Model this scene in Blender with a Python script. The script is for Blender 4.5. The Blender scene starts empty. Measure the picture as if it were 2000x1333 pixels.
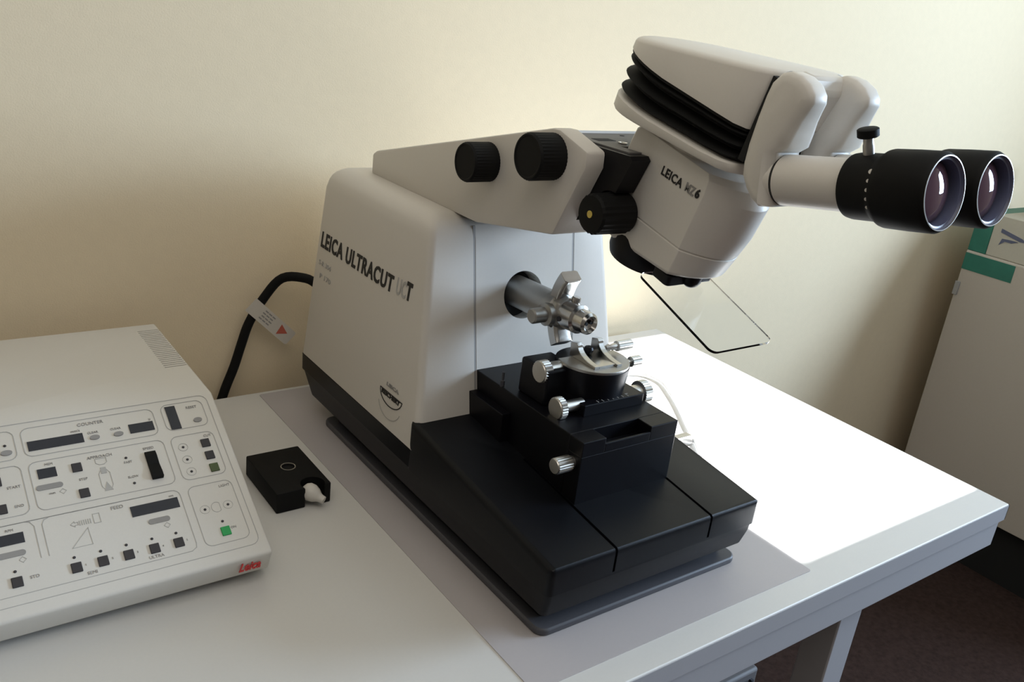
import bpy, bmesh, math, random
from mathutils import Vector, Matrix
random.seed(3)
K = 0.74                      # scene units used below -> metres
S = bpy.context.scene
COL = S.collection

# ------------------------------------------------------------------ camera
cam_d = bpy.data.cameras.new('camera'); cam = bpy.data.objects.new('camera', cam_d); COL.objects.link(cam)
Rw = ((0.8084747446, -0.1227578875, 0.5755858653),
      (-0.5772055146, -0.3563298314, 0.7347535948),
      (0.1149016152, -0.9262610605, -0.3589401991))      # camera right, down, forward as columns
m = Matrix.Identity(4)
for i in range(3):
    m[i][0] = Rw[i][0]; m[i][1] = -Rw[i][1]; m[i][2] = -Rw[i][2]
m[0][3] = -0.678874 * K; m[1][3] = -0.722083 * K; m[2][3] = 0.8 * K
cam.matrix_world = m
cam_d.sensor_width = 36; cam_d.lens = 1746.105 / 2000 * 36
cam_d.clip_start = 0.02; cam_d.clip_end = 50
S.camera = cam

# ------------------------------------------------------------------ world, sun, window light, exposure
W = bpy.data.worlds.new('world'); S.world = W; W.use_nodes = True
W.node_tree.nodes['Background'].inputs[0].default_value = (1.0, 0.90, 0.78, 1)
W.node_tree.nodes['Background'].inputs[1].default_value = 0.14
vs = S.view_settings
vs.view_transform = 'Standard'; vs.look = 'None'; vs.gamma = 1; vs.use_curve_mapping = False
vs.exposure = 0.0
SUN_E = math.radians(33)
sd = bpy.data.lights.new('sun', 'SUN'); sd.energy = 26; sd.angle = math.radians(0.3); sd.color = (0.97, 0.98, 1.0)
so = bpy.data.objects.new('sun', sd); COL.objects.link(so)
so.rotation_euler = Vector((math.cos(SUN_E), 0, math.sin(SUN_E))).to_track_quat('Z', 'Y').to_euler()
WALLX = 3.6
def area(name, loc, target, sx, sy, power, col):
    d = bpy.data.lights.new(name, 'AREA'); d.shape = 'RECTANGLE'; d.size = sx * K; d.size_y = sy * K
    d.energy = power; d.color = col
    o = bpy.data.objects.new(name, d); COL.objects.link(o)
    o.location = Vector(loc) * K
    o.rotation_euler = (Vector(loc) - Vector(target)).to_track_quat('Z', 'Y').to_euler()
    return o
area('window_daylight', (WALLX - 0.06, -1.35, 1.2), (0, -1.35, 1.2), 1.5, 1.2, 106, (0.60, 0.78, 1.0))
area('overhead_fill', (-0.6, -1.2, 2.5), (-0.6, -1.2, 0), 2.4, 2.4, 13, (1.0, 0.90, 0.78))  # added soft fill from above to lift the desk; no known fixture

# ------------------------------------------------------------------ materials
def mat(name, col, rough=0.5, metal=0.0, spec=0.5, noise=0.0, nscale=200, bump=0.0, bscale=400, trans=0.0, ior=1.45, coat=0.0):
    M = bpy.data.materials.new(name); M.use_nodes = True
    nt = M.node_tree; b = nt.nodes['Principled BSDF']
    b.inputs['Base Color'].default_value = (*col, 1)
    b.inputs['Roughness'].default_value = rough; b.inputs['Metallic'].default_value = metal
    b.inputs['Specular IOR Level'].default_value = spec
    b.inputs['Transmission Weight'].default_value = trans; b.inputs['IOR'].default_value = ior
    b.inputs['Coat Weight'].default_value = coat
    tc = nt.nodes.new('ShaderNodeTexCoord')
    if noise:
        n = nt.nodes.new('ShaderNodeTexNoise'); n.inputs['Scale'].default_value = nscale; n.inputs['Detail'].default_value = 3
        r = nt.nodes.new('ShaderNodeMixRGB'); r.blend_type = 'MIX'
        r.inputs[1].default_value = (*[c * (1 - noise) for c in col], 1)
        r.inputs[2].default_value = (*[min(1, c * (1 + noise)) for c in col], 1)
        nt.links.new(tc.outputs['Object'], n.inputs['Vector']); nt.links.new(n.outputs['Fac'], r.inputs[0])
        nt.links.new(r.outputs[0], b.inputs['Base Color'])
    if bump:
        n = nt.nodes.new('ShaderNodeTexNoise'); n.inputs['Scale'].default_value = bscale; n.inputs['Detail'].default_value = 2
        bp = nt.nodes.new('ShaderNodeBump'); bp.inputs['Strength'].default_value = bump; bp.inputs['Distance'].default_value = 0.001
        nt.links.new(tc.outputs['Object'], n.inputs['Vector']); nt.links.new(n.outputs['Fac'], bp.inputs['Height'])
        nt.links.new(bp.outputs['Normal'], b.inputs['Normal'])
    return M
M_wall = mat('wall_paint', (0.82, 0.69, 0.49), 0.9, spec=0.2, noise=0.03, nscale=60, bump=0.25, bscale=500)
M_ceil = mat('ceiling_paint', (0.8, 0.78, 0.72), 0.9, spec=0.2, noise=0.02)
M_floor = mat('floor_carpet', (0.038, 0.023, 0.019), 0.95, spec=0.1, noise=0.5, nscale=90, bump=0.5, bscale=900)
M_desk = mat('desk_laminate', (0.61, 0.595, 0.565), 0.45, spec=0.4, noise=0.02, nscale=300)
M_deskedge = mat('desk_steel_frame', (0.36, 0.36, 0.38), 0.5, spec=0.3, noise=0.02)
M_mat = mat('desk_mat_grey', (0.44, 0.41, 0.41), 0.4, spec=0.4, noise=0.02, nscale=300)
M_white = mat('enamel_cream', (0.645, 0.61, 0.56), 0.42, spec=0.4, noise=0.02, nscale=400, bump=0.05, bscale=1500)
M_white2 = mat('enamel_white', (0.71, 0.68, 0.63), 0.4, spec=0.4, noise=0.02, nscale=400, bump=0.05, bscale=1500)
M_ctrl = mat('control_housing', (0.66, 0.635, 0.585), 0.5, spec=0.35, noise=0.02, nscale=400, bump=0.05, bscale=1500)
M_black = mat('black_base', (0.004, 0.0045, 0.0065), 0.36, spec=0.22, noise=0.1, nscale=800, bump=0.15, bscale=2500)
M_black2 = mat('black_anodised', (0.004, 0.004, 0.006), 0.38, spec=0.25, noise=0.1, nscale=600)
M_rub = mat('black_rubber', (0.006, 0.006, 0.006), 0.65, spec=0.2, noise=0.1, nscale=600)
M_pad = mat('pad_rubber', (0.075, 0.075, 0.085), 0.45, spec=0.4, noise=0.1, nscale=400)
M_groove = mat('groove_grey', (0.34, 0.33, 0.32), 0.6, noise=0.05)
M_steel = mat('polished_steel', (0.55, 0.54, 0.52), 0.22, 1.0, noise=0.03)
M_satin = mat('satin_steel', (0.42, 0.41, 0.39), 0.42, 1.0, noise=0.05)
M_nickel = mat('knurled_nickel', (0.66, 0.64, 0.60), 0.34, 1.0, noise=0.05)
M_ink = mat('print_black', (0.015, 0.015, 0.015), 0.6, noise=0.02)
M_inkg = mat('print_grey', (0.28, 0.27, 0.26), 0.6, noise=0.02)
M_inkl = mat('print_light_grey', (0.42, 0.41, 0.39), 0.6, noise=0.02)
M_lcd = mat('display_window', (0.03, 0.032, 0.04), 0.25, spec=0.5, noise=0.1, nscale=100)
M_btn = mat('button_dark', (0.035, 0.032, 0.036), 0.55, noise=0.1)
M_btno = mat('button_olive', (0.07, 0.095, 0.035), 0.55, noise=0.1)
M_green = mat('button_green', (0.02, 0.34, 0.09), 0.5, noise=0.05)
M_red = mat('print_red', (0.62, 0.06, 0.06), 0.55, noise=0.03)
M_yel = mat('dot_yellow', (0.62, 0.47, 0.10), 0.5, noise=0.03)
M_grn = mat('label_green', (0.02, 0.16, 0.115), 0.5, noise=0.25, nscale=30)
M_cab = mat('cabinet_grey', (0.50, 0.45, 0.39), 0.6, spec=0.3, noise=0.03)
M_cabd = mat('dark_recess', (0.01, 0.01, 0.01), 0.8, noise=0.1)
M_carton = mat('carton_white', (0.5, 0.47, 0.40), 0.7, spec=0.2, noise=0.04)
M_carton2 = mat('carton_grey', (0.22, 0.2, 0.18), 0.8, spec=0.2, noise=0.04)
M_plast = mat('white_plastic', (0.6, 0.57, 0.52), 0.4, noise=0.03)
M_tag = mat('paper_tag', (0.62, 0.58, 0.52), 0.7, noise=0.03)
M_shield = mat('clear_acrylic', (0.97, 0.98, 0.98), 0.02, trans=1.0, ior=1.25)
M_lens = mat('coated_lens', (0.10, 0.055, 0.08), 0.04, metal=0.0, trans=0.0, ior=1.5, coat=0.0)
M_ringb = mat('blue_grey_ring', (0.09, 0.10, 0.17), 0.35, spec=0.5, noise=0.04)
M_tube = mat('clear_hose', (0.80, 0.80, 0.80), 0.25, trans=0.4, ior=1.3)
M_grille = mat('grille_dark', (0.05, 0.05, 0.06), 0.6, noise=0.1)
M_tower = mat('tower_grey', (0.16, 0.155, 0.16), 0.6, noise=0.05)
M_plate = mat('plate_grey', (0.13, 0.125, 0.125), 0.55, noise=0.05)
M_brown = mat('paper_stain', (0.3, 0.22, 0.12), 0.7, noise=0.1)

# ------------------------------------------------------------------ mesh helpers
V = Vector
def finish(name, bm, material, parent=None, smooth=True, bevel=0.0, seg=2, ang=35, mtx=None):
    if mtx is not None: bmesh.ops.transform(bm, matrix=mtx, verts=bm.verts)
    bmesh.ops.recalc_face_normals(bm, faces=bm.faces)
    bmesh.ops.scale(bm, vec=(K, K, K), verts=bm.verts)
    me = bpy.data.meshes.new(name); bm.to_mesh(me); bm.free()
    o = bpy.data.objects.new(name, me); COL.objects.link(o)
    me.materials.append(material)
    if parent:
        o.parent = parent
        w = parent.location.copy(); p = parent.parent
        while p: w += p.location; p = p.parent
        o.location = -w + V((0, 0, 0))
    if bevel:
        md = o.modifiers.new('bevel', 'BEVEL'); md.width = bevel * K; md.segments = seg; md.limit_method = 'ANGLE'; md.angle_limit = math.radians(30)
        md.harden_normals = False
    if smooth:
        me.polygons.foreach_set('use_smooth', [True] * len(me.polygons))
        try: me.set_sharp_from_angle(angle=math.radians(ang))
        except Exception: pass
    return o
def thing(name, label, cat, loc, group=None):
    o = bpy.data.objects.new(name, None); COL.objects.link(o); o.location = V(loc) * K
    o.empty_display_size = 0.02
    o['label'] = label; o['category'] = cat
    if group: o['group'] = group
    return o
def tag(o, label, cat, group=None):
    o['label'] = label; o['category'] = cat
    if group: o['group'] = group
    return o
def struct(o): o['kind'] = 'structure'; return o
def part_label(o, l): o['label'] = l; return o

def box(bm, x0, x1, y0, y1, z0, z1):
    vs_ = [bm.verts.new((x, y, z)) for z in (z0, z1) for y in (y0, y1) for x in (x0, x1)]
    for f in ((0, 1, 3, 2), (4, 6, 7, 5), (0, 4, 5, 1), (2, 3, 7, 6), (0, 2, 6, 4), (1, 5, 7, 3)):
        bm.faces.new([vs_[i] for i in f])
    return bm
def boxm(*a): return box(bmesh.new(), *a)
def loft(bm, rings, caps=True, closed=True):
    R = [[bm.verts.new(p) for p in r] for r in rings]; n = len(R[0])
    for a, b in zip(R, R[1:]):
        for i in range(n if closed else n - 1):
            bm.faces.new((a[i], a[(i + 1) % n], b[(i + 1) % n], b[i]))
    if caps:
        bm.faces.new(R[0][::-1]); bm.faces.new(R[-1])
    return bm
def frame(axis):
    a = V(axis).normalized(); t = V((0, 0, 1)) if abs(a.z) < 0.9 else V((0, 1, 0))
    r = t.cross(a).normalized(); u = a.cross(r)
    return a, r, u
def lathe(bm, p0, axis, prof, n=40, knurl=0.0, kn=0, ring=False):
    """prof: list of (t, r) along axis from p0"""
    a, r, u = frame(axis); p0 = V(p0); rings = []
    N = kn * 2 if knurl else n
    for item in prof:
        t, rad = item[0], item[1]; kk = knurl if (knurl and len(item) > 2) else 0
        rings.append([p0 + a * t + (r * math.cos(2 * math.pi * i / N) + u * math.sin(2 * math.pi * i / N)) * max(1e-5, rad - (kk if i % 2 else 0)) for i in range(N)])
    if ring: rings.append(rings[0])
    loft(bm, rings, caps=not ring)
    if ring: bmesh.ops.remove_doubles(bm, verts=bm.verts, dist=1e-7)
    return bm
def cyl(p0, axis, prof, **k): return lathe(bmesh.new(), p0, axis, prof, **k)
def prism(bm, pts, origin, ex, ey, ez, d0, d1):
    """polygon pts (a,b) in plane ex,ey, extruded along ez from d0 to d1"""
    o = V(origin); ex, ey, ez = V(ex), V(ey), V(ez)
    return loft(bm, [[o + ex * a + ey * b + ez * d for a, b in pts] for d in (d0, d1)])
def yz(bm, pts, x0, x1): return prism(bm, pts, (0, 0, 0), (0, 1, 0), (0, 0, 1), (1, 0, 0), x0, x1)
def rrect(x0, x1, y0, y1, r, n=5):
    P = []
    for cx, cy, a0 in ((x1 - r, y1 - r, 0), (x0 + r, y1 - r, 90), (x0 + r, y0 + r, 180), (x1 - r, y0 + r, 270)):
        for i in range(n + 1):
            a = math.radians(a0 + 90 * i / n); P.append((cx + r * math.cos(a), cy + r * math.sin(a)))
    return P
def tube(bm, pts, rad, n=12, sub=6):
    """Catmull-Rom swept tube"""
    P = [V(p) for p in pts]; P = [P[0] * 2 - P[1]] + P + [P[-1] * 2 - P[-2]]; C = []
    for i in range(1, len(P) - 2):
        for s in range(sub):
            t = s / sub; a, b, c, d = P[i - 1:i + 3]
            C.append(0.5 * ((2 * b) + (c - a) * t + (2 * a - 5 * b + 4 * c - d) * t * t + (3 * b - a - 3 * c + d) * t ** 3))
    C.append(P[-2]); rings = []
    up = V((0.13, 0.3, 1)).normalized()
    for i, p in enumerate(C):
        d = (C[min(i + 1, len(C) - 1)] - C[max(i - 1, 0)]).normalized()
        r = d.cross(up).normalized(); u = r.cross(d)
        rings.append([p + (r * math.cos(2 * math.pi * k / n) + u * math.sin(2 * math.pi * k / n)) * rad for k in range(n)])
    return loft(bm, rings)
def cut(o, bm, mtx=None):
    """real boolean cut, applied"""
    c = finish('cutter', bm, M_groove, smooth=False, mtx=mtx)
    w = V((0, 0, 0)); p = o
    while p: w += p.location; p = p.parent
    c.location = V((0, 0, 0)); 
    bpy.context.view_layer.update()
    md = o.modifiers.new('cut', 'BOOLEAN'); md.operation = 'DIFFERENCE'; md.object = c; md.solver = 'EXACT'
    bev = [x for x in o.modifiers if x.type == 'BEVEL']
    dg = bpy.context.evaluated_depsgraph_get()
    me = bpy.data.meshes.new_from_object(o.evaluated_get(dg))
    o.modifiers.clear(); o.data = me
    bpy.data.objects.remove(c)
    try: me.set_sharp_from_angle(angle=math.radians(35))
    except Exception: pass
def text(name, s, size, origin, right, up, material, parent, align='LEFT', xs=1.0, bold=0.0, shear=0.0, depth=0.0006, space=1.0):
    cu = bpy.data.curves.new(name, 'FONT'); cu.body = s; cu.size = size * K; cu.extrude = depth * K; cu.offset = bold * K
    cu.align_x = align; cu.shear = shear; cu.space_character = space; cu.resolution_u = 3
    t = bpy.data.objects.new(name, cu); COL.objects.link(t)
    bpy.context.view_layer.update()
    me = bpy.data.meshes.new_from_object(t.evaluated_get(bpy.context.evaluated_depsgraph_get()))
    bpy.data.objects.remove(t); bpy.data.curves.remove(cu)
    r = V(right).normalized(); u = V(up).normalized(); n = r.cross(u)
    M = Matrix((( *[0]*4,),) * 4) if False else Matrix.Identity(4)
    for i in range(3): M[i][0] = r[i] * xs; M[i][1] = u[i]; M[i][2] = n[i]; M[i][3] = origin[i] * K
    me.transform(M); me.materials.clear(); me.materials.append(material)
    o = bpy.data.objects.new(name, me); COL.objects.link(o)
    if parent:
        o.parent = parent; w = V((0, 0, 0)); p = parent
        while p: w += p.location; p = p.parent
        o.location = -w
    return o

# ------------------------------------------------------------------ room
YW = 0.905; FZ = -1.0; CZ = 2.6
struct(finish('wall_back', boxm(-3.2, WALLX + .15, YW, YW + .12, FZ, CZ), M_wall, smooth=False))
struct(finish('floor', boxm(-3.2, WALLX + .15, -4.2, YW + .12, FZ - .1, FZ), M_floor, smooth=False))
struct(finish('ceiling', boxm(-3.2, WALLX + .15, -4.2, YW + .12, CZ, CZ + .1), M_ceil, smooth=False))
t33 = math.tan(SUN_E)
zs0 = (WALLX - 1.040) * t33; zs1 = (WALLX - 0.490) * t33; zs2 = (WALLX - 0.424) * t33
wy0, wy1 = -0.055, 0.815
bw = bmesh.new()     # right wall with two window openings (thin wall so the sill edges cast the patch)
X0, X1 = WALLX, WALLX + .012
def wallpiece(y0, y1, z0, z1): box(bw, X0, X1, y0, y1, z0, z1)
by0, by1, bz0, bz1 = -2.1, -0.6, 0.6, 1.8        # big window
wallpiece(-4.2, by0, FZ, CZ); wallpiece(by0, by1, FZ, bz0); wallpiece(by0, by1, bz1, CZ)
wallpiece(by1, wy0, FZ, CZ); wallpiece(wy0, wy1, FZ, zs0); wallpiece(wy0, wy1, zs2, CZ); wallpiece(wy1, YW + .12, FZ, CZ)
struct(finish('wall_right', bw, M_wall, smooth=False))
def winframe(n, y0, y1, z0, z1, w=.03):
    bm = bmesh.new()
    box(bm, X0 - .03, X0 - .002, y0 - w, y0, z0 - w, z1 + w); box(bm, X0 - .03, X0 - .002, y1, y1 + w, z0 - w, z1 + w)
    box(bm, X0 - .03, X0 - .002, y0, y1, z0 - w, z0); box(bm, X0 - .03, X0 - .002, y0, y1, z1, z1 + w)
    return struct(finish('window_%d' % n, bm, M_white, smooth=False))
winframe(1, by0, by1, bz0, bz1)
# unseen strip added at the small window's head to dim the sun patch edge
M_sundim = bpy.data.materials.new('sun_dimmer'); M_sundim.use_nodes = True
nt = M_sundim.node_tree; nt.nodes.clear(); tb = nt.nodes.new('ShaderNodeBsdfTransparent'); tb.inputs[0].default_value = (.035, .035, .035, 1)
on = nt.nodes.new('ShaderNodeOutputMaterial'); nt.links.new(tb.outputs[0], on.inputs[0])
bm = boxm(X0 + .004, X0 + .006, wy0, wy1, zs1, zs2)
struct(finish('window_2', bm, M_sundim, smooth=False))

# ------------------------------------------------------------------ desk
TX0, TX1, TY0, TY1 = -1.6, 1.05, -0.121, 0.857
desk = thing('desk', 'long pale grey laminate desk under the microscope, its right part in bright sunlight', 'desk', (0, .3, FZ))
finish('desktop', boxm(TX0, TX1, TY0, TY1, -.034, 0), M_desk, desk, bevel=.002)
bm = bmesh.new(); box(bm, TX0, TX1 + .0012, TY0 - .0012, TY0 + .001, -.0345, -.0022); box(bm, TX1 - .001, TX1 + .0012, TY0 - .0012, TY1, -.0345, -.0022)
finish('edge_band', bm, M_deskedge, desk, smooth=False)
bm = bmesh.new()
box(bm, TX0 + .01, TX1 - .006, TY0 + .004, TY0 + .03, -.094, -.034); box(bm, TX0 + .01, TX1 - .006, TY1 - .03, TY1 - .004, -.094, -.034)
box(bm, TX0 + .01, TX0 + .036, TY0 + .03, TY1 - .03, -.094, -.034); box(bm, TX1 - .032, TX1 - .006, TY0 + .03, TY1 - .03, -.094, -.034)
finish('apron', bm, M_deskedge, desk, bevel=.002)
for lx in (.612, -1.45):
    for ly in (TY0 + .035, TY1 - .10):
        bm = boxm(lx, lx + .066, ly, ly + .06, FZ, -.036); finish('leg', bm, M_deskedge, desk, bevel=.003)
tower = thing('computer_tower', 'dark grey computer tower with a ribbed front standing under the desk', 'computer', (.62, .2, FZ))
finish('casing', boxm(.50, .715, .10, .62, FZ, -.43), M_tower, tower, bevel=.006)
bm = bmesh.new()
for i in range(12): box(bm, .515 + i * .016, .522 + i * .016, .094, .102, -.62, -.45)
finish('grille', bm, M_grille, tower, smooth=False)

mat_o = finish('desk_mat', prism(bmesh.new(), rrect(-.072, .487, -.078, .845, .004, 3), (0, 0, 0), (1, 0, 0), (0, 1, 0), (0, 0, 1), 0.0, .0012), M_mat, smooth=False)
tag(mat_o, 'thin grey rectangular mat lying under the microscope on the desk', 'mat')

# ------------------------------------------------------------------ microtome
ZT = .0012
padt = finish('damping_plate', prism(bmesh.new(), rrect(-.008, .392, -.004, .685, .018, 6), (0, 0, 0), (1, 0, 0), (0, 1, 0), (0, 0, 1), ZT, .0125), M_pad, bevel=.003)
tag(padt, 'dark grey rubber damping plate right under the black base of the microtome', 'plate')
mt = thing('ultramicrotome', 'cream and black bench ultramicrotome with tall housing, standing on the desk', 'microtome', (.19, .35, .0125))
def sect(x0, x1, y0, y1, z, zb=None):
    """rounded rectangle ring, z may slope: zb = z at y1"""
    P = rrect(x0, x1, y0, y1, .008, 3)
    return [(x, y, z if zb is None else z + (zb - z) * (y - y0) / (y1 - y0)) for x, y in P]
YB = .345
def topz(y): return .125 + .1127 * (min(y, YB) + .02)
bm = bmesh.new()
loft(bm, [sect(.012, .374, .022, .665, .0125), sect(.004, .380, .008, .672, .036), sect(-.012, .386, -.008, .735, .042), sect(-.016, .3885, -.016, .752, .070),
          sect(-.017, .389, -.0175, .765, .0845), sect(-.0195, .3915, .325, .767, .0850), sect(-.020, .392, .335, .767, .118)])
base = finish('base', bm, M_black, mt, bevel=.0015, ang=30)
# sloping deck
P = rrect(-.020, .392, -.020, .352, .010, 4); bm = bmesh.new()
def ins(x, y, d, e): return min(max(x, -.020 + d), .392 - d), max(y, -.020 + e)
loft(bm, [[(x, y, .0835) for x, y in P], [(x, y, topz(y) - .011) for x, y in P], [(*ins(x, y, .0012, 0), topz(y) - .006) for x, y in P], [(*ins(x, y, .004, .0008), topz(y) - .0025) for x, y in P], [(*ins(x, y, .009, .0030), topz(y)) for x, y in P]])
deck = finish('deck', bm, M_black, mt, ang=30)
for gx in (.094, .282):
    g = bmesh.new(); box(g, gx - .0022, gx + .0022, -.04, .2, .118, .2)
    # groove follows the deck slope: bottom 4 mm below the deck
    for v in g.verts:
        if v.co.z < .15: v.co.z = topz(v.co.y) - .005
    cut(deck, g)
    g = boxm(gx - .0022, gx + .0022, -.03, -.0165, .088, .135); cut(deck, g)
part_label(deck, 'black sloping front deck with two grooves')

# housing (tapers towards the top, front panel leans back)
def hx(z): return .2105 - .107 * (z - .115)
def hy(z): return .347 + .195 * (z - .22)
def hring(z, inset=0.0, r=.012, yf=None, yb=.767):
    w = hx(z) - inset; y0 = (hy(z) if yf is None else yf) + inset
    return [(x, y, z) for x, y in rrect(.19 - w, .19 + w, y0, yb - inset * .8, r, 4)]
bm = bmesh.new(); rings = [hring(.119)]
for z in (.2, .3, .4, .44): rings.append(hring(z))
zt = .478; rr = .03
for i in range(1, 7):
    a = math.radians(90 * i / 6); z = zt - rr + rr * math.sin(a)
    rings.append(hring(z, inset=rr * (1 - math.cos(a)), yb=.762))
loft(bm, rings)
hous = finish('housing', bm, M_white, mt, ang=40)
for gx in (.094, .294):
    g = bmesh.new(); d = .0022
    loft(g, [[(gx - d, hy(z) - .02, z), (gx + d, hy(z) - .02, z), (gx + d, hy(z) + .003, z), (gx - d, hy(z) + .003, z)] for z in (.13, .462)])
    cut(hous, g)
nrm = V((0, -1, .195)).normalized()
pc = V((.19, hy(.346), .346))
cut(hous, cyl(pc - nrm * .03, nrm, [(0, .0395), (.06, .0395)], n=48))
part_label(hous, 'cream sheet housing with leaning front panel')
finish('arm_socket', cyl(pc - nrm * .0295, nrm, [(0, .0392), (.001, .0392)], n=48), M_cabd, mt)
for gx in (.094, .294):
    g = bmesh.new(); d = .0022
    loft(g, [[(gx - d, hy(z) + .0004, z), (gx + d, hy(z) + .0004, z), (gx + d, hy(z) + .0035, z), (gx - d, hy(z) + .0035, z)] for z in (.14, .461)])
    finish('panel_seam', g, M_groove, mt, smooth=False)
# cover on the right flank with small knob
bm = bmesh.new()
loft(bm, [[(x, y, z) for x, y in rrect(.36, .415 + .03 * s, .42, .52 , .02, 4)] for z, s in ((.119, 1.1), (.19, .95), (.235, .55), (.262, .0), (.27, -.8))])
sc = finish('side_cover', bm, M_white2, mt, ang=50)
finish('cover_knob', cyl((.415, .455, .268), (0, -.25, 1), [(0, .007), (.006, .010), (.022, .010), (.024, .007)], n=20), M_rub, sc)

# lettering on the left flank
Lu = V((.107, 0, 1)).normalized(); Lr = V((0, -1, 0)); Ln = Lr.cross(Lu)
def lp(y, z, off=.0004): return V((.19 - hx(z), y, z)) + Ln * off
def ltext(s, size, y, z, width, material, name, **k):
    o = text(name, s, size, lp(y, z), Lr, Lu, material, hous, **k)
    xsp = max(v.co.y for v in o.data.vertices) - min(v.co.y for v in o.data.vertices)
    f = width * K / xsp; y0 = y * K
    for v in o.data.vertices: v.co.y = y0 + (v.co.y - y0) * f
    return o
ltext('LEICA ULTRACUT', .0385, .748, .3335, .272, M_ink, 'lettering', bold=.00105, space=1.12)
ltext('UC', .0385, .464, .3365, .030, M_inkl, 'lettering', bold=.0005)
ltext('T', .0385, .432, .3385, .017, M_ink, 'lettering', bold=.0016)
ltext('S-R 304', .013, .745, .300, .05, M_inkl, 'small_lettering')
ltext('P 170', .013, .735, .277, .045, M_inkl, 'small_lettering')
def strip(bm, pts, w, ori, ex, ey, ez, h=.0005, closed=False):
    """thin raised line through 2-D pts"""
    n = len(pts)
    for i in range(n if closed else n - 1):
        a = V((*pts[i], 0)); b = V((*pts[(i + 1) % n], 0)); d = (b - a)
        if d.length < 1e-6: continue
        d.normalize(); q = V((-d.y, d.x, 0)) * w / 2; a = a - d * w / 2; b = b + d * w / 2
        prism(bm, [(p.x, p.y) for p in (a + q, a - q, b - q, b + q)], ori, ex, ey, ez, 0, h)
    return bm
bm = bmesh.new(); o0 = lp(.424, .165)
arc = [(.036 * math.cos(math.radians(a)), .012 + .021 * math.sin(math.radians(a))) for a in range(180, 361, 12)]
strip(bm, arc + [(-.036, .012)], .0016, o0, Lr, Lu, Ln)
finish('emblem', bm, M_ink, hous, smooth=False)
ltext('REICHERT', .0095, .455, .1695, .060, M_ink, 'emblem_lettering', bold=.0004)
ltext('LEICA', .008, .443, .1865, .040, M_inkg, 'emblem_lettering', bold=.0003)
bm = bmesh.new(); strip(bm, [(.036 * math.cos(math.radians(a)), -.004 + .026 * math.sin(math.radians(a))) for a in range(195, 346, 10)], .0009, o0, Lr, Lu, Ln)
finish('emblem', bm, M_inkl, hous, smooth=False)

# specimen arm, arc and chuck
ax = V((0, -1, .045)).normalized()
p0 = V((.19, .395, .3465))
sa = finish('specimen_arm', cyl(p0, ax, [(0, .026), (.10, .026), (.104, .030), (.122, .030), (.126, .026)], n=40), M_satin, mt)
cc = V((.19, .185, .358)); bm = bmesh.new(); rings = []
for i in range(15):
    a = math.radians(-36 + 72 * i / 14); d = V((0, math.cos(a), math.sin(a)))
    w = .0165
    rings.append([cc + d * r + V((x, 0, 0)) for x, r in ((-w, .086), (-w + .005, .083), (w - .005, .083), (w, .086), (w, .102), (w - .004, .104), (-w + .004, .104), (-w, .102))])
loft(bm, rings)
finish('tilt_arc', bm, M_steel, sa, bevel=.0008)
pj = cc + V((0, .095, -.006))
finish('clamp_block', cyl(pj + ax * (-.012), ax, [(0, .024), (.004, .028), (.03, .028), (.036, .024)], n=8), M_satin, sa, bevel=.002)
finish('chuck', cyl(pj + ax * .012, ax, [(0, .0215), (.012, .0225), (.014, .0225, ), (.040, .0225), (.043, .018), (.047, .018), (.062, .017), (.066, .013), (.060, .009), (.058, .0001)], n=32), M_steel, sa)
for (dx, dz) in ((-.0045, 0), (.0045, .001)):
    finish('chuck_hole', cyl(pj + ax * .0725 + V((dx, 0, dz)), ax, [(0, .0028), (.0015, .0028)], n=14), M_cabd, sa)
finish('side_screw', cyl(pj + ax * .030 + V((-.0205, 0, -.003)), (-1, 0, 0), [(0, .0042), (.003, .0042)], n=14), M_grille, sa)
finish('clamp_knob', cyl(pj + V((-.022, -.006, -.002)), (-1, .0, .0), [(0, .018), (.010, .018), (.012, .012), (.02, .012), (.034, .012), (.036, .010)], n=28), M_satin, sa)
finish('set_screw', cyl(pj + ax * .028 + V((.008, 0, .020)), (.1, 0, 1), [(0, .007), (.008, .007), (.009, .006)], n=16), M_steel, sa)

# knife stage
def knob(parent, p, axis, L, r, rs, Ls, name='stage_knob', m=M_nickel, kn=26):
    """knurled head of length L radius r at p (outer face) running along axis, then shaft"""
    k = r * .07
    return finish(name, cyl(p, axis, [(0, r * .86), (.0012, r * .9), (.002, r, 1), (L - .001, r, 1), (L, r * .9), (L + .0005, rs), (L + Ls, rs)], knurl=k, kn=kn), m, parent, ang=25)
bm = bmesh.new()
box(bm, .097, .284, .110, .36, .125, .235)                      # rear body
box(bm, .097, .284, .080, .110, .125, .212)                     # front below the tray
box(bm, .228, .284, .080, .1105, .2115, .235)                   # right of the tray
box(bm, .097, .140, .080, .1105, .2115, .235)                   # left of the tray
box(bm, .1395, .2285, .080, .084, .2115, .226)                  # front lip
box(bm, .082, .0975, .25, .36, .12, .203)
bmesh.ops.remove_doubles(bm, verts=bm.verts, dist=1e-6)
stage = finish('knife_stage', bm, M_black2, mt, bevel=.0012, smooth=False)
part_label(stage, 'black stepped knife stage with nickel knobs')
finish('slide_block', boxm(.150, .270, .145, .262, .2345, .2535), M_black2, stage, bevel=.0012, smooth=False)
bm = boxm(.114, .172, .196, .262, .2345, .292)
finish('rear_block', bm, M_black2, stage, bevel=.004)
tc = V((.2065, .203, 0))
finish('turret', cyl(tc + V((0, 0, .2535)), (0, 0, 1), [(0, .0535), (.036, .0575), (.0405, .0575)], n=56), M_black2, stage)
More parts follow.
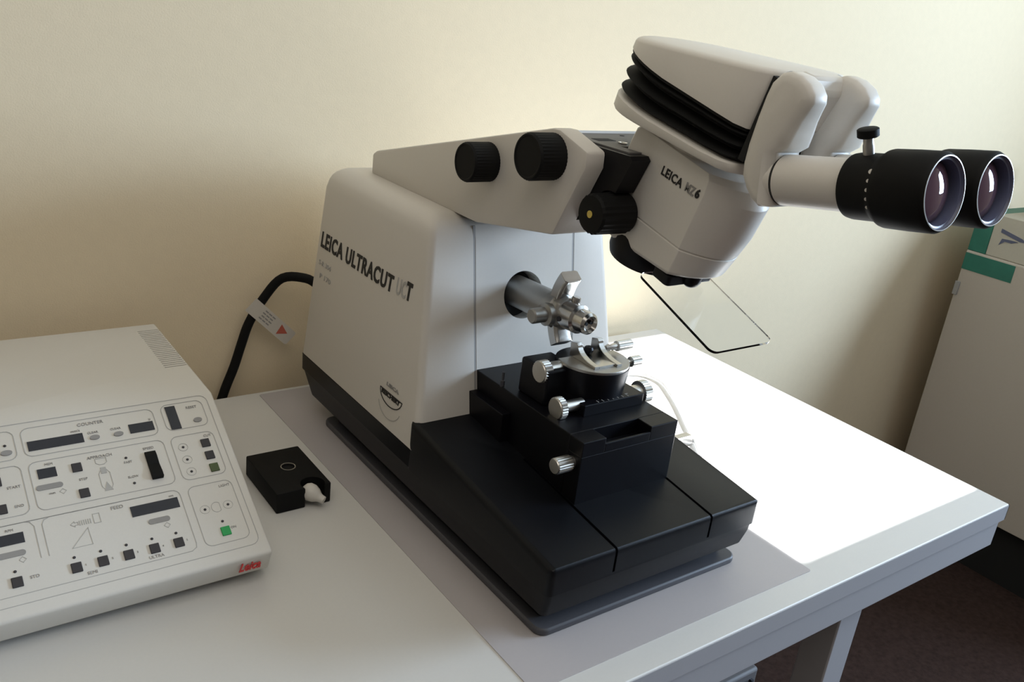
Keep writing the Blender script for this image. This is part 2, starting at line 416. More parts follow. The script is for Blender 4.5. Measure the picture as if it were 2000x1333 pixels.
# scale numbers engraved round the slide block
bm = bmesh.new()
for i in range(7):
    box(bm, .178 + i * .010, .1795 + i * .010, .147, .153, .2534, .2539)
for i in range(4):
    box(bm, .184 + i * .018, .190 + i * .018, .154, .1555, .2534, .2539)
finish('scale_marks', bm, M_inkg, stage, smooth=False)
bm = bmesh.new()
pts = [(tc.x + .0565 * math.cos(math.radians(a)), tc.y + .0565 * math.sin(math.radians(a))) for a in range(-200, 22, 6)]
prism(bm, pts, (0, 0, 0), (1, 0, 0), (0, 1, 0), (0, 0, 1), .2938, .2985)
kh = finish('knife_holder', bm, M_satin, stage, bevel=.0008, smooth=False)
def jaw(x0, x1, yb, yf, h):
    P = [(yb, .2984), (yb, .2984 + h), (yb - .012, .2984 + h + .003)]
    for i in range(9):
        a = math.radians(90 * i / 8)
        P.append((yb - .016 - (yb - .016 - yf) * (1 - math.cos(a)), .2984 + h - (h - .004) * math.sin(a)))
    P.append((yf, .2984)); return yz(bmesh.new(), P, x0, x1)
finish('holder_jaw', jaw(.178, .188, .226, .166, .022), M_steel, stage, bevel=.0006, smooth=False)
finish('holder_jaw', jaw(.219, .229, .226, .162, .024), M_steel, stage, bevel=.0006, smooth=False)
finish('holder_bed', boxm(.186, .221, .166, .224, .298, .302), M_steel, stage, bevel=.0006, smooth=False)
finish('pivot_ball', cyl((.205, .214, .3015), (0, 0, 1), [(0, .004), (.004, .007), (.008, .008), (.012, .006), (.014, .001)], n=18), M_black2, stage)
finish('clamp_screw', cyl((.231, .205, .3110), (1, 0, 0), [(0, .004), (.006, .006), (.008, .0035), (.014, .0055), (.022, .0055), (.023, .0085, 1), (.052, .0085, 1), (.053, .007)], knurl=.0006, kn=18), M_nickel, stage, ang=25)
finish('clamp_screw', cyl((.258, .188, .2885), (1, 0, 0), [(0, .004), (.014, .004), (.015, .0085, 1), (.034, .0085, 1), (.035, .007)], knurl=.0006, kn=18), M_nickel, stage, ang=25)
knob(stage, (.1115, .214, .285), (1, 0, 0), .016, .0178, .0125, .03)
knob(stage, (.1095, .164, .2475), (1, 0, 0), .013, .0175, .009, .038)
knob(stage, (.064, .0975, .197), (1, 0, 0), .028, .0120, .009, .008, kn=20)
finish('stage_knob', cyl((.268, .175, .2380), (1, 0, 0), [(0, .0135), (.020, .0135), (.021, .0195, 1), (.036, .0195, 1), (.037, .016)], knurl=.001, kn=30), M_nickel, stage, ang=25)
finish('pin', cyl((.1, .283, .234), (0, 0, 1), [(0, .0035), (.010, .0035), (.011, .002), (.024, .002)], n=12), M_grille, stage)

# support arm on top of the housing
bm = bmesh.new()
AP = [(.698, .4765), (.698, .512), (.684, .520), (.205, .645), (.190, .6455), (.131, .628), (.1300, .608), (.178, .508), (.186, .5065), (.362, .4765)]
yz(bm, AP, .071, .309)
arm = finish('support_arm', bm, M_white, mt, bevel=.004, smooth=True)
part_label(arm, 'cream wedge-shaped arm carrying the microscope')
cut(arm, yz(bmesh.new(), [(.05, .7), (.05, .53), (.20, .53), (.235, .64), (.235, .7)], .101, .279))
def armknob(y, z, r):
    n = 30
    return finish('arm_knob', cyl((.074, y, z), (-1, 0, 0), [(0, r * .98), (.004, r, 1), (.042, r, 1), (.0455, r * .93), (.0455, r * .86), (.0445, r * .82)], knurl=.0007, kn=40), M_rub, arm, ang=25)
armknob(.340, .572, .0285); armknob(.197, .609, .0310)
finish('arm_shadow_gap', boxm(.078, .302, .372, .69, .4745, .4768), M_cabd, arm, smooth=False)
bm = bmesh.new()
yz(bm, [(.245, .632), (.085, .632), (.080, .627), (.118, .545), (.135, .532), (.245, .532)], .1015, .2785)
br = finish('bracket', bm, M_black2, mt, smooth=False)
cut(br, yz(bmesh.new(), [(.0, .66), (.0, .50), (.171, .50), (.129, .66)], .1330, .2470))
cut(br, cyl((.06, .1094, .5539), (1, 0, 0), [(0, .0292), (.085, .0292)], n=36))
part_label(br, 'black metal bracket between arm and microscope')
bp_ = finish('bracket_plate', boxm(.112, .277, .098, .243, .6318, .6340), M_plate, br, smooth=False)
cut(bp_, boxm(.1330, .2470, .0, .1375, .6, .7))
finish('plate_slot', yz(bmesh.new(), [(.175, .6338), (.175, .6344), (.192, .6344), (.192, .6338)], .128, .158), M_cabd, br, smooth=False)
finish('plate_screw', cyl((.152, .155, .6338), (0, 0, 1), [(0, .0065), (.0022, .0065), (.0022, .0035), (.001, .003)], n=20), M_steel, br)
finish('screw_recess', cyl((.205, .215, .6338), (0, 0, 1), [(0, .0035), (.0006, .0035)], n=12), M_cabd, br)

# ------------------------------------------------------------------ stereo microscope
th = math.radians(15)
SB = V((0, -math.cos(th), -math.sin(th))); SW = V((0, -math.sin(th), math.cos(th))); SO = V((.19, .06, .58))
def s2w(x, u, w): return SO + V((x, 0, 0)) + SB * u + SW * w
sc_ = thing('stereo_microscope', 'cream stereo microscope head with black bellows and twin eyepieces, held by the arm', 'microscope', (.19, .06, .49))
def sring(P, w, wf=None): return [s2w(x, u, w if wf is None else wf(x, u)) for x, u in P]
def bodyplan(hw, ub, uf, bulge, r=.006):
    P = [(-hw + .0, ub + r), (-hw + r, ub), (hw - r, ub), (hw, ub + r)]
    P += [(hw, uf)]
    n = 16
    for i in range(1, n):
        c = math.cos(math.pi * i / n)
        P.append((hw * c, uf + bulge * (1 - c * c)))
    P += [(-hw, uf)]
    return P
bm = bmesh.new()
def wtilt(w0, k=0.0): return lambda x, u: w0 + k * u
loft(bm, [sring(bodyplan(.052, -.058, .056, .022), 0, wtilt(-.0775, .10)), sring(bodyplan(.0550, -.066, .060, .026), 0, wtilt(-.0730, .10)),
          sring(bodyplan(.0555, -.074, .0615, .036), 0, wtilt(-.034, .02))])
zb = finish('zoom_body', bm, M_white2, sc_, bevel=.0015, ang=28)
bm = bmesh.new()
loft(bm, [sring(bodyplan(.0545, -.073, .0605, .035), 0, wtilt(-.0345, .02)), sring(bodyplan(.0545, -.0735, .0605, .035), 0, wtilt(-.0325, .02)),
          sring(bodyplan(.0555, -.0745, .0615, .036), 0, wtilt(-.0320, .02)), sring(bodyplan(.0555, -.086, .0625, .044), 0, wtilt(0, 0)),
          sring(bodyplan(.0555, -.082, .065, .046), .045), sring(bodyplan(.0545, -.080, .063, .038), .0625), sring(bodyplan(.052, -.076, .057, .030), .0690)])
zu = finish('zoom_housing', bm, M_white2, sc_, bevel=.0015, ang=28)
part_label(zu, 'cream zoom housing with printed lettering')
def stext(s, size, u, w, width, material, bold=0.0, slope=0.0):
    o = text('lettering', s, size, s2w(-.0559, u, w), SB, SW, material, zu, bold=bold, depth=.0005, space=1.08)
    # squeeze along SB
    org = s2w(-.0559, u, w) * K; ds = [(v.co - org).dot(SB) for v in o.data.vertices]; f = width * K / (max(ds) - min(ds))
    for v, d in zip(o.data.vertices, ds): v.co += SB * d * (f - 1)
stext('LEICA', .0155, -.010, .0345, .038, M_ink, .0003)
stext('MZ', .0150, .0345, .0355, .016, M_inkg, .0004)
stext('6', .0150, .0525, .0365, .007, M_ink, .0006)
finish('neck', bmesh.new() and loft(bmesh.new(), [sring([(.048 * math.cos(a * math.pi / 20), -.008 + .050 * math.sin(a * math.pi / 20)) for a in range(40)], w) for w in (.060, .0765)]), M_white2, sc_)
finish('objective', loft(bmesh.new(), [sring([(r * 1.08 * math.cos(a * math.pi / 24), -.028 + r * math.sin(a * math.pi / 24)) for a in range(48)], w) for r, w in ((.05, -.062), (.053, -.074), (.053, -.095), (.050, -.104), (.042, -.106))]), M_black2, sc_)
finish('lower_bar', loft(bmesh.new(), [sring(rrect(-.05, .035, .030, .062, .006, 3), w) for w in (-.088, -.074)]), M_black2, sc_, bevel=.001)
finish('shield_knob', cyl(s2w(-.008, .062, -.072), -SW, [(0, .013), (.008, .0135), (.014, .011), (.018, .006), (.019, .0005)], n=24), M_black2, sc_)
zk = finish('zoom_knob', cyl(s2w(-.052, -.041, -.038), (-1, 0, 0), [(0, .012), (.008, .012), (.008, .026), (.010, .0275, 1), (.062, .0265, 1), (.0655, .0235), (.0665, .018)], knurl=.0014, kn=22), M_rub, sc_, ang=25)
finish('index_dot', cyl(s2w(-.1180, -.041, -.038), (-1, 0, 0), [(0, .0048), (.0012, .0048)], n=16), M_yel, zk)
# front zoom scale marks on the bulge
bm = bmesh.new()
for i, (u, w) in enumerate(((.0950, .050), (.0955, .038), (.0945, .026))):
    P = [(x, uu) for x, uu in ((.030, -.003), (.045, -.003), (.045, .003), (.030, .003))]
    c = s2w(.026, u - .001, w)
    q = bmesh.new()
    for dx in (0, ):
        ms = [c + V((x - .012 + .004, 0, 0)) + SW * dz for x, dz in ((0, -.003), (.014, -.003), (.014, .003), (0, .003))]
    loft(bm, [[p + SB * d for p in ms] for d in (-.012, .0015)])
    q.free()
finish('scale_marks', bm, M_ink, sc_, smooth=False)
# splash shield
bm = bmesh.new()
Lsh = V((0, .1535, -.0165)); 
ex = V((1, 0, 0)); su = (SB * .987 + SW * (-.10)).normalized(); sn = ex.cross(su)
prism(bm, rrect(-.060, .053, .000, .154, .010, 5), s2w(0, .020, -.0945), ex, su, sn, -.0018, .0018)
sh = finish('splash_shield', bm, M_shield, sc_, smooth=False); part_label(sh, 'clear acrylic splash shield with rounded corners')

# tilting binocular head
def headplan(hw=.075, ub=-.152, uf=.098, us=-.045, inset=0.0, n=22, e=.80):
    hw -= inset; ub += inset; P = [(-hw + .020, uf), (-hw + .008, uf - .006), (-hw + .001, uf - .020), (-hw, uf - .05)]
    for i in range(n + 1):
        a = math.pi * i / n
        c, s_ = math.cos(a), math.sin(a)
        P.append((-hw * math.copysign(abs(c) ** e, c), us - (us - ub) * s_ ** e))
    P += [(hw, uf - .05), (hw - .001, uf - .020), (hw - .008, uf - .006), (hw - .020, uf)]
    return P
def wb(u): return .0765 + .085 * (u + .05)
def wl(u): return .0905 + .11 * max(0, u)
def wu(u): return .1415 + .07 * max(0, -(u + .05))
def wbf(d): return lambda x, u: wb(u) + d
def wlf(d): return lambda x, u: wl(u) + d
def wuf(d): return lambda x, u: wu(u) + d
def wmix(t): return lambda x, u: wl(u) * (1 - t) + wu(u) * t
bm = bmesh.new()
loft(bm, [sring(headplan(inset=.010), 0, lambda x, u: wb(u) - .0010), sring(headplan(inset=.002), 0, wbf(0)), sring(headplan(inset=0), 0, wbf(.003)), sring(headplan(inset=.0), 0, wlf(-.002)), sring(headplan(inset=.003), 0, wlf(0))])
finish('head_plate', bm, M_white2, sc_, ang=40)
rings = []
W0, W1 = .0785, .1370
nr = 3
for i in range(nr):
    a = i / nr; s_ = 1 / nr
    rings += [sring(headplan(inset=.016), 0, wmix(a + s_ * .0 + (.0 if i else -.01))), sring(headplan(inset=.003), 0, wmix(a + s_ * .36)), sring(headplan(inset=.0015), 0, wmix(a + s_ * .46)), sring(headplan(inset=.003), 0, wmix(a + s_ * .56)), sring(headplan(inset=.016), 0, wmix(a + s_ * .92))]
bl = finish('bellows', loft(bmesh.new(), rings), M_rub, sc_, ang=30)
def wtop(u): return .1585 + (u + .152) * (.211 - .1585) / (.250)
bm = bmesh.new()
tf = lambda dz, k=1.0: (lambda x, u: wtop(u) + dz)
loft(bm, [sring(headplan(inset=.004), 0, wuf(-.0005)), sring(headplan(inset=0), 0, wuf(.0005)), sring(headplan(inset=.0005), 0, tf(-.0065)),
          sring(headplan(inset=.0025), 0, tf(-.003)), sring(headplan(inset=.006), 0, tf(-.0010)), sring(headplan(inset=.012), 0, tf(0.0005))])
hd = finish('head', bm, M_white2, sc_, ang=40); part_label(hd, 'cream wedge-shaped head above the bellows')
finish('head_gap', loft(bmesh.new(), [[s2w(x, u, w) for x, w in ((-.0655, .108), (.0655, .108), (.0655, .2045), (-.0655, .2045))] for u in (.0965, .1045)]), M_cabd, sc_, smooth=False)
finish('bellows_rim', loft(bmesh.new(), [sring(headplan(inset=.001), 0, wuf(d)) for d in (-.0030, .0003)]), M_rub, sc_)
TA = V((0, -.988, .154)).normalized(); 
tusk = [(.103, .200), (.110, .213), (.119, .2185), (.133, .2195), (.147, .2160), (.157, .209), (.1605, .201), (.1575, .190), (.1545, .178), (.1525, .163), (.1500, .147), (.1420, .1375), (.1637, .0840), (.150, .0768), (.136, .0795), (.124, .0870), (.114, .096), (.108, .110), (.104, .130), (.1015, .160), (.1015, .185)]
def eyepiece(cx, knobbed, lab):
    hx_ = .0282
    bm = bmesh.new(); rings = []
    cen = V((sum(a for a, b in tusk) / len(tusk), sum(b for a, b in tusk) / len(tusk)))
    for x, k in ((-hx_, .012), (-hx_ + .003, .005), (-hx_ + .008, .001), (-hx_ + .014, 0), (hx_ - .014, 0), (hx_ - .008, .001), (hx_ - .003, .005), (hx_, .012)):
        R = []
        n = len(tusk)
        for i in range(n):
            p = V(tusk[i]); a = V(tusk[i - 1]); b = V(tusk[(i + 1) % n]); t = (b - a).normalized(); nn = V((-t.y, t.x))
            if nn.dot(p - cen) > 0 and False: nn = -nn
            R.append(p - nn * k)
        rings.append([s2w(cx - .19 - hx_ + (x + hx_) * (1 - .42 * min(1, max(0, (q.y - .150) / .05))), q.x, q.y) for q in R])
    # choose inward direction
    loft(bm, rings)
    eh = finish('eyepiece_housing', bm, M_white2, sc_, ang=50)
    A = V((cx, -.098, .6445))
    et = finish('eyepiece_tube', cyl(A, TA, [(-.002, .020), (.0, .0270), (.0175, .0270), (.0180, .0262), (.0205, .0262), (.021, .0275), (.108, .0272)], n=44), M_white2, sc_)
    finish('tube_ring', cyl(A, TA, [(.0178, .0270), (.0206, .0270)], n=44), M_ink, et)
    ep = finish('eyepiece', cyl(A, TA, [(.103, .0285), (.1045, .0325), (.110, .0335), (.135, .0335), (.138, .0345), (.143, .0378), (.146, .0385), (.170, .0388), (.194, .0385), (.1975, .0365), (.1985, .0355), (.1965, .0345), (.180, .0345)], n=56), M_rub, sc_)
    part_label(ep, lab)
    finish('eyepiece_rim', cyl(A, TA, [(.190, .0350), (.1972, .0352), (.1980, .0342), (.1962, .0330), (.1958, .0312), (.192, .0302), (.182, .0302), (.182, .0350)], n=56, ring=True), M_ringb, ep)
    finish('rim_ring', cyl(A, TA, [(.1955, .0352), (.1990, .0354), (.1992, .0343), (.1965, .0341)], n=56, ring=True), M_satin, ep)
    finish('lens', cyl(A, TA, [(.180, .0302), (.1850, .0300), (.1872, .0270), (.1893, .0225), (.1912, .0165), (.1925, .010), (.1931, .005), (.1933, .0002)], n=48), M_lens, ep)
    a_, r_, u_ = frame(TA)
    bm = bmesh.new()
    for i, dg in enumerate((28, 13, -1, -15, -29)):
        aa = math.radians(dg); d = (V((-1, 0, 0)) * math.cos(aa) + u_ * math.sin(aa)).normalized()
        c = A + TA * .1405 + d * .0348
        lathe(bm, c, d, [(0, .0018 if i else .0026), (.0015, .0018 if i else .0026)], n=10)
    finish('scale_dots', bm, M_plast, ep, smooth=False)
    if knobbed:
        d = (u_ * .97 + V((-.25, 0, 0))).normalized()
        c = A + TA * .121 + d * .032
        ks = finish('locking_screw', cyl(c, d, [(0, .0055), (.010, .0055), (.012, .005), (.018, .005)], n=18), M_satin, ep)
        finish('screw_head', cyl(c + d * .018, d, [(0, .009), (.001, .0105, 1), (.008, .0105, 1), (.009, .009)], knurl=.0005, kn=18), M_rub, ks) if False else finish('screw_head', cyl(c + d * .018, d, [(0, .009), (.001, .0105), (.008, .0105), (.009, .009)], n=24), M_rub, ep)
eyepiece(.1425, True, 'near black eyepiece with locking screw and white dots')
eyepiece(.2375, False, 'far black eyepiece')
finish('head_bridge', loft(bmesh.new(), [[s2w(x, u, w) for u, w in ((.100, .150), (.100, .214), (.120, .215), (.128, .200), (.120, .150))] for x in (-.03, .03)]), M_white2, sc_, bevel=.004)

# ------------------------------------------------------------------ control unit
CX1 = -.271; CX0 = -.74
ct = thing('control_unit', 'cream control console with displays and square buttons, left of the microscope', 'control unit', (-.5, .5, 0))
PC = V((0, .255, .132)).normalized(); PN = V((0, -PC.z, PC.y))
prof = [(.285, .014), (.275, .040), (.2705, .0505), (.525, .182), (.832, .182), (.838, .176), (.838, .014)]
bm = bmesh.new(); yz(bm, prof, CX0, CX1)
cu_ = finish('console_body', bm, M_ctrl, ct, bevel=.005, seg=3)
g = bmesh.new()
for i in range(22):
    y = .636 + i * .0078
    box(g, -.309, CX1 + .02 if False else -.2745, y, y + .0032, .176, .2)
cut(cu_, g)
for fx in (CX0 + .04, CX1 - .05):
    for fy in (.32, .80):
        finish('foot', cyl((fx, fy, 0), (0, 0, 1), [(0, .012), (.016, .012)], n=20), M_rub, ct)
PO = V((0, .2705, .0505))
OFF = .0006
def pp(x, v, h=0.0): return PO + V((x, 0, 0)) + PC * v + PN * h
def pbox(bm, x0, x1, v0, v1, h=.0006, h0=-.0005):
    return prism(bm, [(x0, v0), (x1, v0), (x1, v1), (x0, v1)], PO, (1, 0, 0), PC, PN, h0, h)
def prr(bm, x0, x1, v0, v1, r, h=.0006): return prism(bm, rrect(x0, x1, v0, v1, r, 4), PO, (1, 0, 0), PC, PN, -.0005, h)
bm = bmesh.new(); LW = .0009
def outline(x0, x1, v0, v1, r=.010):
    strip(bm, [(x, v) for x, v in rrect(x0, x1, v0, v1, r, 4)], LW, PO, (1, 0, 0), PC, PN, h=.00035, closed=True)
outline(-.735, -.283, .018, .283, .012)
outline(-.536, -.364, .226, .273); outline(-.352, -.292, .228, .275)
outline(-.536, -.363, .140, .216); outline(-.353, -.292, .140, .216)
outline(-.353, -.292, .031, .128)
strip(bm, [(-.536, .074), (-.536, .120), (-.533, .126), (-.526, .129)], LW, PO, (1, 0, 0), PC, PN, h=.00035)
strip(bm, [(-.526, .129), (-.374, .129)] + [(x, v) for x, v in reversed(rrect(-.60, -.364, .031, .129, .010, 4)[0:6])] + [(-.364, .041), (-.3655, .035), (-.372, .031), (-.725, .031), (-.735 + .012, .031)], LW, PO, (1, 0, 0), PC, PN, h=.00035)
outline(-.725, -.545, .226, .273); outline(-.725, -.545, .140, .216)
strip(bm, [(-.545, .074), (-.545, .120), (-.549, .127), (-.555, .129), (-.725, .129)], LW, PO, (1, 0, 0), PC, PN, h=.00035)
finish('panel_outline', bm, M_inkl, cu_, smooth=False)
for x0, x1, v0, v1 in ((-.531, -.462, .2345, .250), (-.4015, -.368, .235, .2505), (-.346, -.3315, .229, .271), (-.5275, -.505, .188, .203), (-.431, -.369, .101, .117), (-.655, -.5585, .1005, .1155)):
    b = bmesh.new(); pbox(b, x0, x1, v0, v1, .0008); finish('display', b, M_lcd, ct, smooth=False)
BT = [(-.576, .195), (-.576, .153), (-.480, .195), (-.479, .153), (-.307, .196), (-.307, .174), (-.307, .152), (-.322, .048), (-.385, .048), (-.416, .048), (-.448, .048), (-.479, .048), (-.510, .048), (-.576, .048)]
for i, (x, v) in enumerate(BT):
    b = bmesh.new(); pbox(b, x - .0062, x + .0062, v - .0068, v + .0068, .0022)
    o = finish('button', b, M_green if i == 7 else (M_btno if i == 6 else M_btn), ct, bevel=.0008, smooth=False)
    if i == 7: part_label(o, 'green square button')
    if i == 6: part_label(o, 'olive green square button')
b = bmesh.new()
for x, v in [(-.557, .250), (-.417, .196), (-.416, .153), (-.339, .196), (-.339, .174), (-.339, .153), (-.339, .088), (-.307, .088), (-.322, .064), (-.385, .063), (-.416, .063), (-.448, .063), (-.479, .063), (-.510, .063), (-.576, .063)]:
    bb = bmesh.new()
    finish('indicator_lamp', cyl(pp(x, v, -.0005), PN, [(0, .0019), (.001, .0019), (.0016, .001)], n=14), M_btn, ct)
b.free()
for x, v, w, h in ((-.448, .239, .0065, .0038), (-.417, .238, .0065, .0038), (-.306, .239, .0062, .0040), (-.557, .238, .007, .004)):
    b = bmesh.new(); prism(b, [(x + w * math.cos(a * math.pi / 14), v + h * math.sin(a * math.pi / 14)) for a in range(28)], PO, (1, 0, 0), PC, PN, -.0005, .0015)
    finish('oval_button', b, M_inkg, ct, smooth=False)
for x0, x1, v in ((-.533, -.501, .174), (-.414, -.386, .088), (-.618, -.560, .087)):
    b = bmesh.new(); prr(b, x0, x1, v - .004, v + .004, .0039, .0008)
    finish('slide_button', b, M_inkg, ct, smooth=False)
b = bmesh.new()
prism(b, [(.152, 0), (.198, 0), (.198, .003), (.190, .0045), (.176, .003), (.160, .0065), (.152, .0065)], PO, PC, PN, (1, 0, 0), -.3925, -.3775)
o = finish('rocker_switch', b, M_rub, ct, bevel=.0006, smooth=False); part_label(o, 'tall black rocker switch')
# pictograms
b = bmesh.new()
def pl_(pts, closed=False, w=.0007): strip(b, pts, w, PO, (1, 0, 0), PC, PN, h=.0003, closed=closed)
b.free(); b = None
def endp():
    global b
    finish('pictogram', b, M_inkl, ct, smooth=False); b = bmesh.new()
b = bmesh.new()
pl_([(-.486, .101), (-.485, .076), (-.509, .076)], True)
endp()
pl_([(-.477, .105), (-.469, .105), (-.469, .119), (-.477, .119)], True)
endp()
pl_([(-.505, .110), (-.500, .114), (-.500, .112), (-.496, .112), (-.496, .108), (-.500, .108), (-.500, .106)], True)
endp()
for i in range(6): pl_([(-.494 + i * .0026, .107), (-.494 + i * .0026, .113)], w=.0012)
endp()
pl_([(-.456, .203), (-.456, .196), (-.452, .193), (-.446, .193), (-.442, .196), (-.442, .203)], True)
endp()
pl_([(-.452, .185), (-.456, .178), (-.456, .158), (-.452, .150)]); pl_([(-.446, .185), (-.442, .178), (-.442, .158), (-.446, .150)])
for s_, v in ((1, .178), (-1, .158)):
    prism(b, [(-.4525, v), (-.4455, v), (-.4455, v + s_ * .010), (-.4525, v + s_ * .010)] if s_ > 0 else [(-.4545, v - .008), (-.4435, v - .008), (-.449, v + .006)], PO, (1, 0, 0), PC, PN, -.0002, .0004)
endp()
for x, v in ((-.339, .196), (-.339, .174), (-.339, .153), (-.339, .088), (-.307, .088)):
    pl_([(x + .0065 * math.cos(a * math.pi / 8), v + .0065 * math.sin(a * math.pi / 8)) for a in range(16)], True, .0004); endp()
pl_([(-.323 + .007 * math.cos(math.radians(a)), .088 + .008 * math.sin(math.radians(a))) for a in range(70, 291, 20)] + [(-.318, .082), (-.318, .094)], True, .0005); endp()
for x, v in ((-.503, .163), (-.392, .078), (-.565, .077)):
    pl_([(x - .004, v), (x, v + .004), (x + .004, v), (x, v - .004)], True, .0006); endp()
b.free()
for s_, x, v, z in (('COUNTER', -.449, .262, .0072), ('RESET', -.309, .262, .006), ('APPROACH', -.449, .2045, .0062), ('SPEED', -.385, .2035, .0055), ('FEED', -.446, .119, .0072),
                    ('SEMI', -.494, .0345, .0062), ('ULTRA', -.4165, .0345, .0062), ('mm/s', -.470, .2535, .0055), ('CLEAR', -.449, .2465, .0048), ('CLEAR', -.419, .2465, .0048), ('µ', -.371, .2535, .006),
                    ('CUT', -.301, .207, .0055), ('LIGHT', -.303, .118, .0055), ('MEM', -.512, .2075, .005), ('nm', -.376, .1195, .005), ('STEP', -.476, .1735, .0052), ('mm', -.516, .1615, .005),
                    ('FAST', -.416, .187, .005), ('SLOW', -.415, .162, .005), ('START', -.5575, .1815, .0055), ('END', -.556, .152, .0055), ('RPM', -.573, .1195, .005), ('STD', -.5565, .0485, .006),
                    ('1', -.499, .048, .004), ('2', -.4675, .048, .004), ('3', -.437, .048, .004), ('4', -.405, .048, .004), ('5', -.374, .048, .004), ('ON', -.3105, .050, .005)):
    text('lettering', s_, z, pp(x, v, .0002), (1, 0, 0), PC, M_inkg, cu_, align='CENTER', depth=.0003)
bm_o = text('logo_lettering', 'Leica', .019, (-.318, .2758, .0275), (1, 0, 0), (0, -.16, 1), M_red, cu_, xs=.78, bold=.0003, shear=.35, depth=.0008)

# ------------------------------------------------------------------ small black block with a pale plug
kb = thing('black_block', 'small black block with a ring and a pale plug, between console and mat', 'block', (-.157, .495, 0))
bm = boxm(-.203, -.111, .427, .562, 0, .036)
bo = finish('block_body', bm, M_rub, kb, bevel=.0025)
cut(bo, cyl((-.139, .437, -.01), (0, 0, 1), [(0, .0195), (.06, .0195)], n=32))
cut(bo, cyl((-.154, .501, .033), (0, 0, 1), [(0, .011), (.02, .011)], n=32))
rg = finish('ring', bmesh.new() and loft(bmesh.new(), [[(-.154 + r * math.cos(a * math.pi / 20), .501 + r * math.sin(a * math.pi / 20), z) for a in range(40)] for r, z in ((.0108, .0345), (.0123, .0345), (.0123, .0366), (.0108, .0366), (.0108, .0345))], caps=False), M_satin, kb)
pd = V((.55, -.75, -.30)).normalized()
pg = finish('plug', cyl((-.152, .444, .0268), pd, [(0, .004), (.003, .010), (.008, .0135), (.016, .0145), (.024, .012), (.030, .008), (.033, .0068), (.040, .0062), (.041, .003)], n=28), M_plast, kb)
part_label(pg, 'pale tapered plug')

# ------------------------------------------------------------------ cable and tag
cb = finish('power_cable', tube(bmesh.new(), [(.04, .775, .235), (.028, .80, .236), (.012, .83, .243), (-.022, .862, .236), (-.052, .875, .196), (-.082, .876, .146), (-.098, .876, .10), (-.112, .876, .055), (-.134, .877, -.005), (-.15, .877, -.08), (-.155, .877, -.3), (-.15, .877, -.6), (-.15, .84, -.97), (-.12, .78, -.99)], .0092, sub=5), M_rub)
tag(cb, 'thick black cable curving from behind the microtome down past the desk', 'cable')
td = V((.082, 0, -.082)).normalized(); tu = V((.7071, 0, .7071)); tn = V((0, -1, 0))
tg = thing('cable_tag', 'white printed flag label with red triangle, folded around the black cable', 'tag', (-.04, .864, .145))
bm = bmesh.new(); prism(bm, [(-.017, -.0165), (.098, -.0165), (.101, -.013), (.101, .012), (.098, .0155), (-.017, .0155)], (-.071, .8648, .1755), td, tu, tn, -.0004, .0004)
finish('tag_paper', bm, M_tag, tg, smooth=False)
bm = bmesh.new()
for i in range(4):
    for j in range(3):
        x0 = .014 + j * .010 + (i % 2) * .002
        prism(bm, [(x0, -.010 + i * .006), (x0 + .008, -.010 + i * .006), (x0 + .008, -.0075 + i * .006), (x0, -.0075 + i * .006)], (-.071, .8648, .1755), td, tu, tn, .0004, .0006)
finish('tag_print', bm, M_inkg, tg, smooth=False)
bm = bmesh.new(); prism(bm, [(.063, .010), (.063 + .004, -.012), (.086, .003)], (-.071, .8648, .1755), td, tu, tn, .0004, .0007)
finish('tag_triangle', bm, mat('tag_red', (.5, .12, .08), .6, noise=.05), tg, smooth=False)

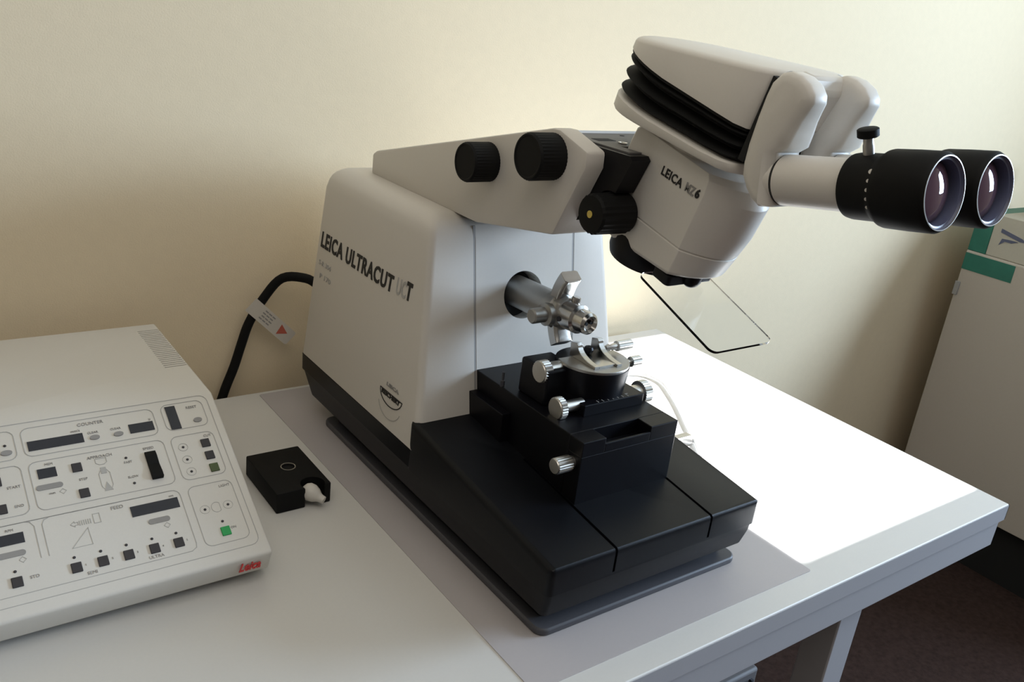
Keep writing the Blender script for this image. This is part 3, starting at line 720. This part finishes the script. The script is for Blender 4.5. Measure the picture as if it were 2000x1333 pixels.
# ------------------------------------------------------------------ things on the sunlit desk
hs = finish('clear_hose', tube(bmesh.new(), [(.66, .62, .006), (.712, .640, .006), (.755, .636, .006), (.785, .615, .006), (.790, .574, .006), (.770, .53, .006), (.742, .48, .006), (.71, .43, .006), (.686, .395, .006), (.650, .34, .006), (.60, .27, .006)], .004, sub=5, n=8), M_tube)
tag(hs, 'thin clear hose curving over the sunlit desk behind the stage', 'hose')
fb = thing('metal_bar', 'short bright metal bar lying on the sunlit desk right of the stage', 'bar', (.56, .33, 0))
finish('rod', boxm(.50, .625, .318, .338, .0, .022), M_steel, fb, bevel=.003)
finish('end_cap', boxm(.6245, .634, .320, .336, .002, .019), M_satin, fb, bevel=.001)

# ------------------------------------------------------------------ cabinet and cartons
cbx = thing('cabinet', 'tall grey-beige cabinet with a green label strip, at the right edge of the view', 'cabinet', (2.85, .5, FZ))
finish('carcass', boxm(2.505, 3.2, -.25, .80, -.775, .145), M_cab, cbx, bevel=.004)
finish('side_panel', boxm(2.498, 2.5055, -.245, .795, -.772, .142), M_cab, cbx, bevel=.002)
finish('plinth', boxm(2.54, 3.18, -.2, .78, FZ, -.7745), M_cabd, cbx, smooth=False)
finish('label_strip', boxm(2.4968, 2.4985, .617, .795, .078, .138), M_grn, cbx, smooth=False)
finish('hinge', boxm(2.492, 2.4985, .782, .800, -.02, .03), M_groove, cbx, bevel=.002)
c1 = thing('carton', 'white carton with green end and dark arrow mark, lying on the cabinet', 'box', (2.8, .6, .145))
finish('carton_body', boxm(2.51, 3.0, .15, .735, .1455, .290), M_carton, c1, bevel=.003)
finish('carton_end', boxm(2.51, 3.0, .735, .800, .1455, .286), M_grn, c1, bevel=.002)
bm = bmesh.new()
for P in ([(-.0, .035), (-.075, .018), (-.095, .008), (-.070, .006), (-.0, .022)], [(-.004, -.022), (-.010, .002), (-.04, .004), (-.066, .004), (-.045, -.006), (-.022, -.006)]):
    prism(bm, P, (2.51, .705, .212), (0, 1, 0), (0, 0, 1), (-1, 0, 0), -.0005, .0015)
finish('carton_mark', bm, M_ringb, c1, smooth=False)
c2 = thing('carton', 'dull grey-brown box behind the eyepieces, standing on the white carton', 'box', (2.9, .5, .29))
finish('carton_body', boxm(2.60, 3.0, .20, .66, .2905, .44), M_carton2, c2, bevel=.003)
finish('carton_lid', boxm(2.595, 3.005, .195, .665, .41, .445), M_carton2, c2, bevel=.002)
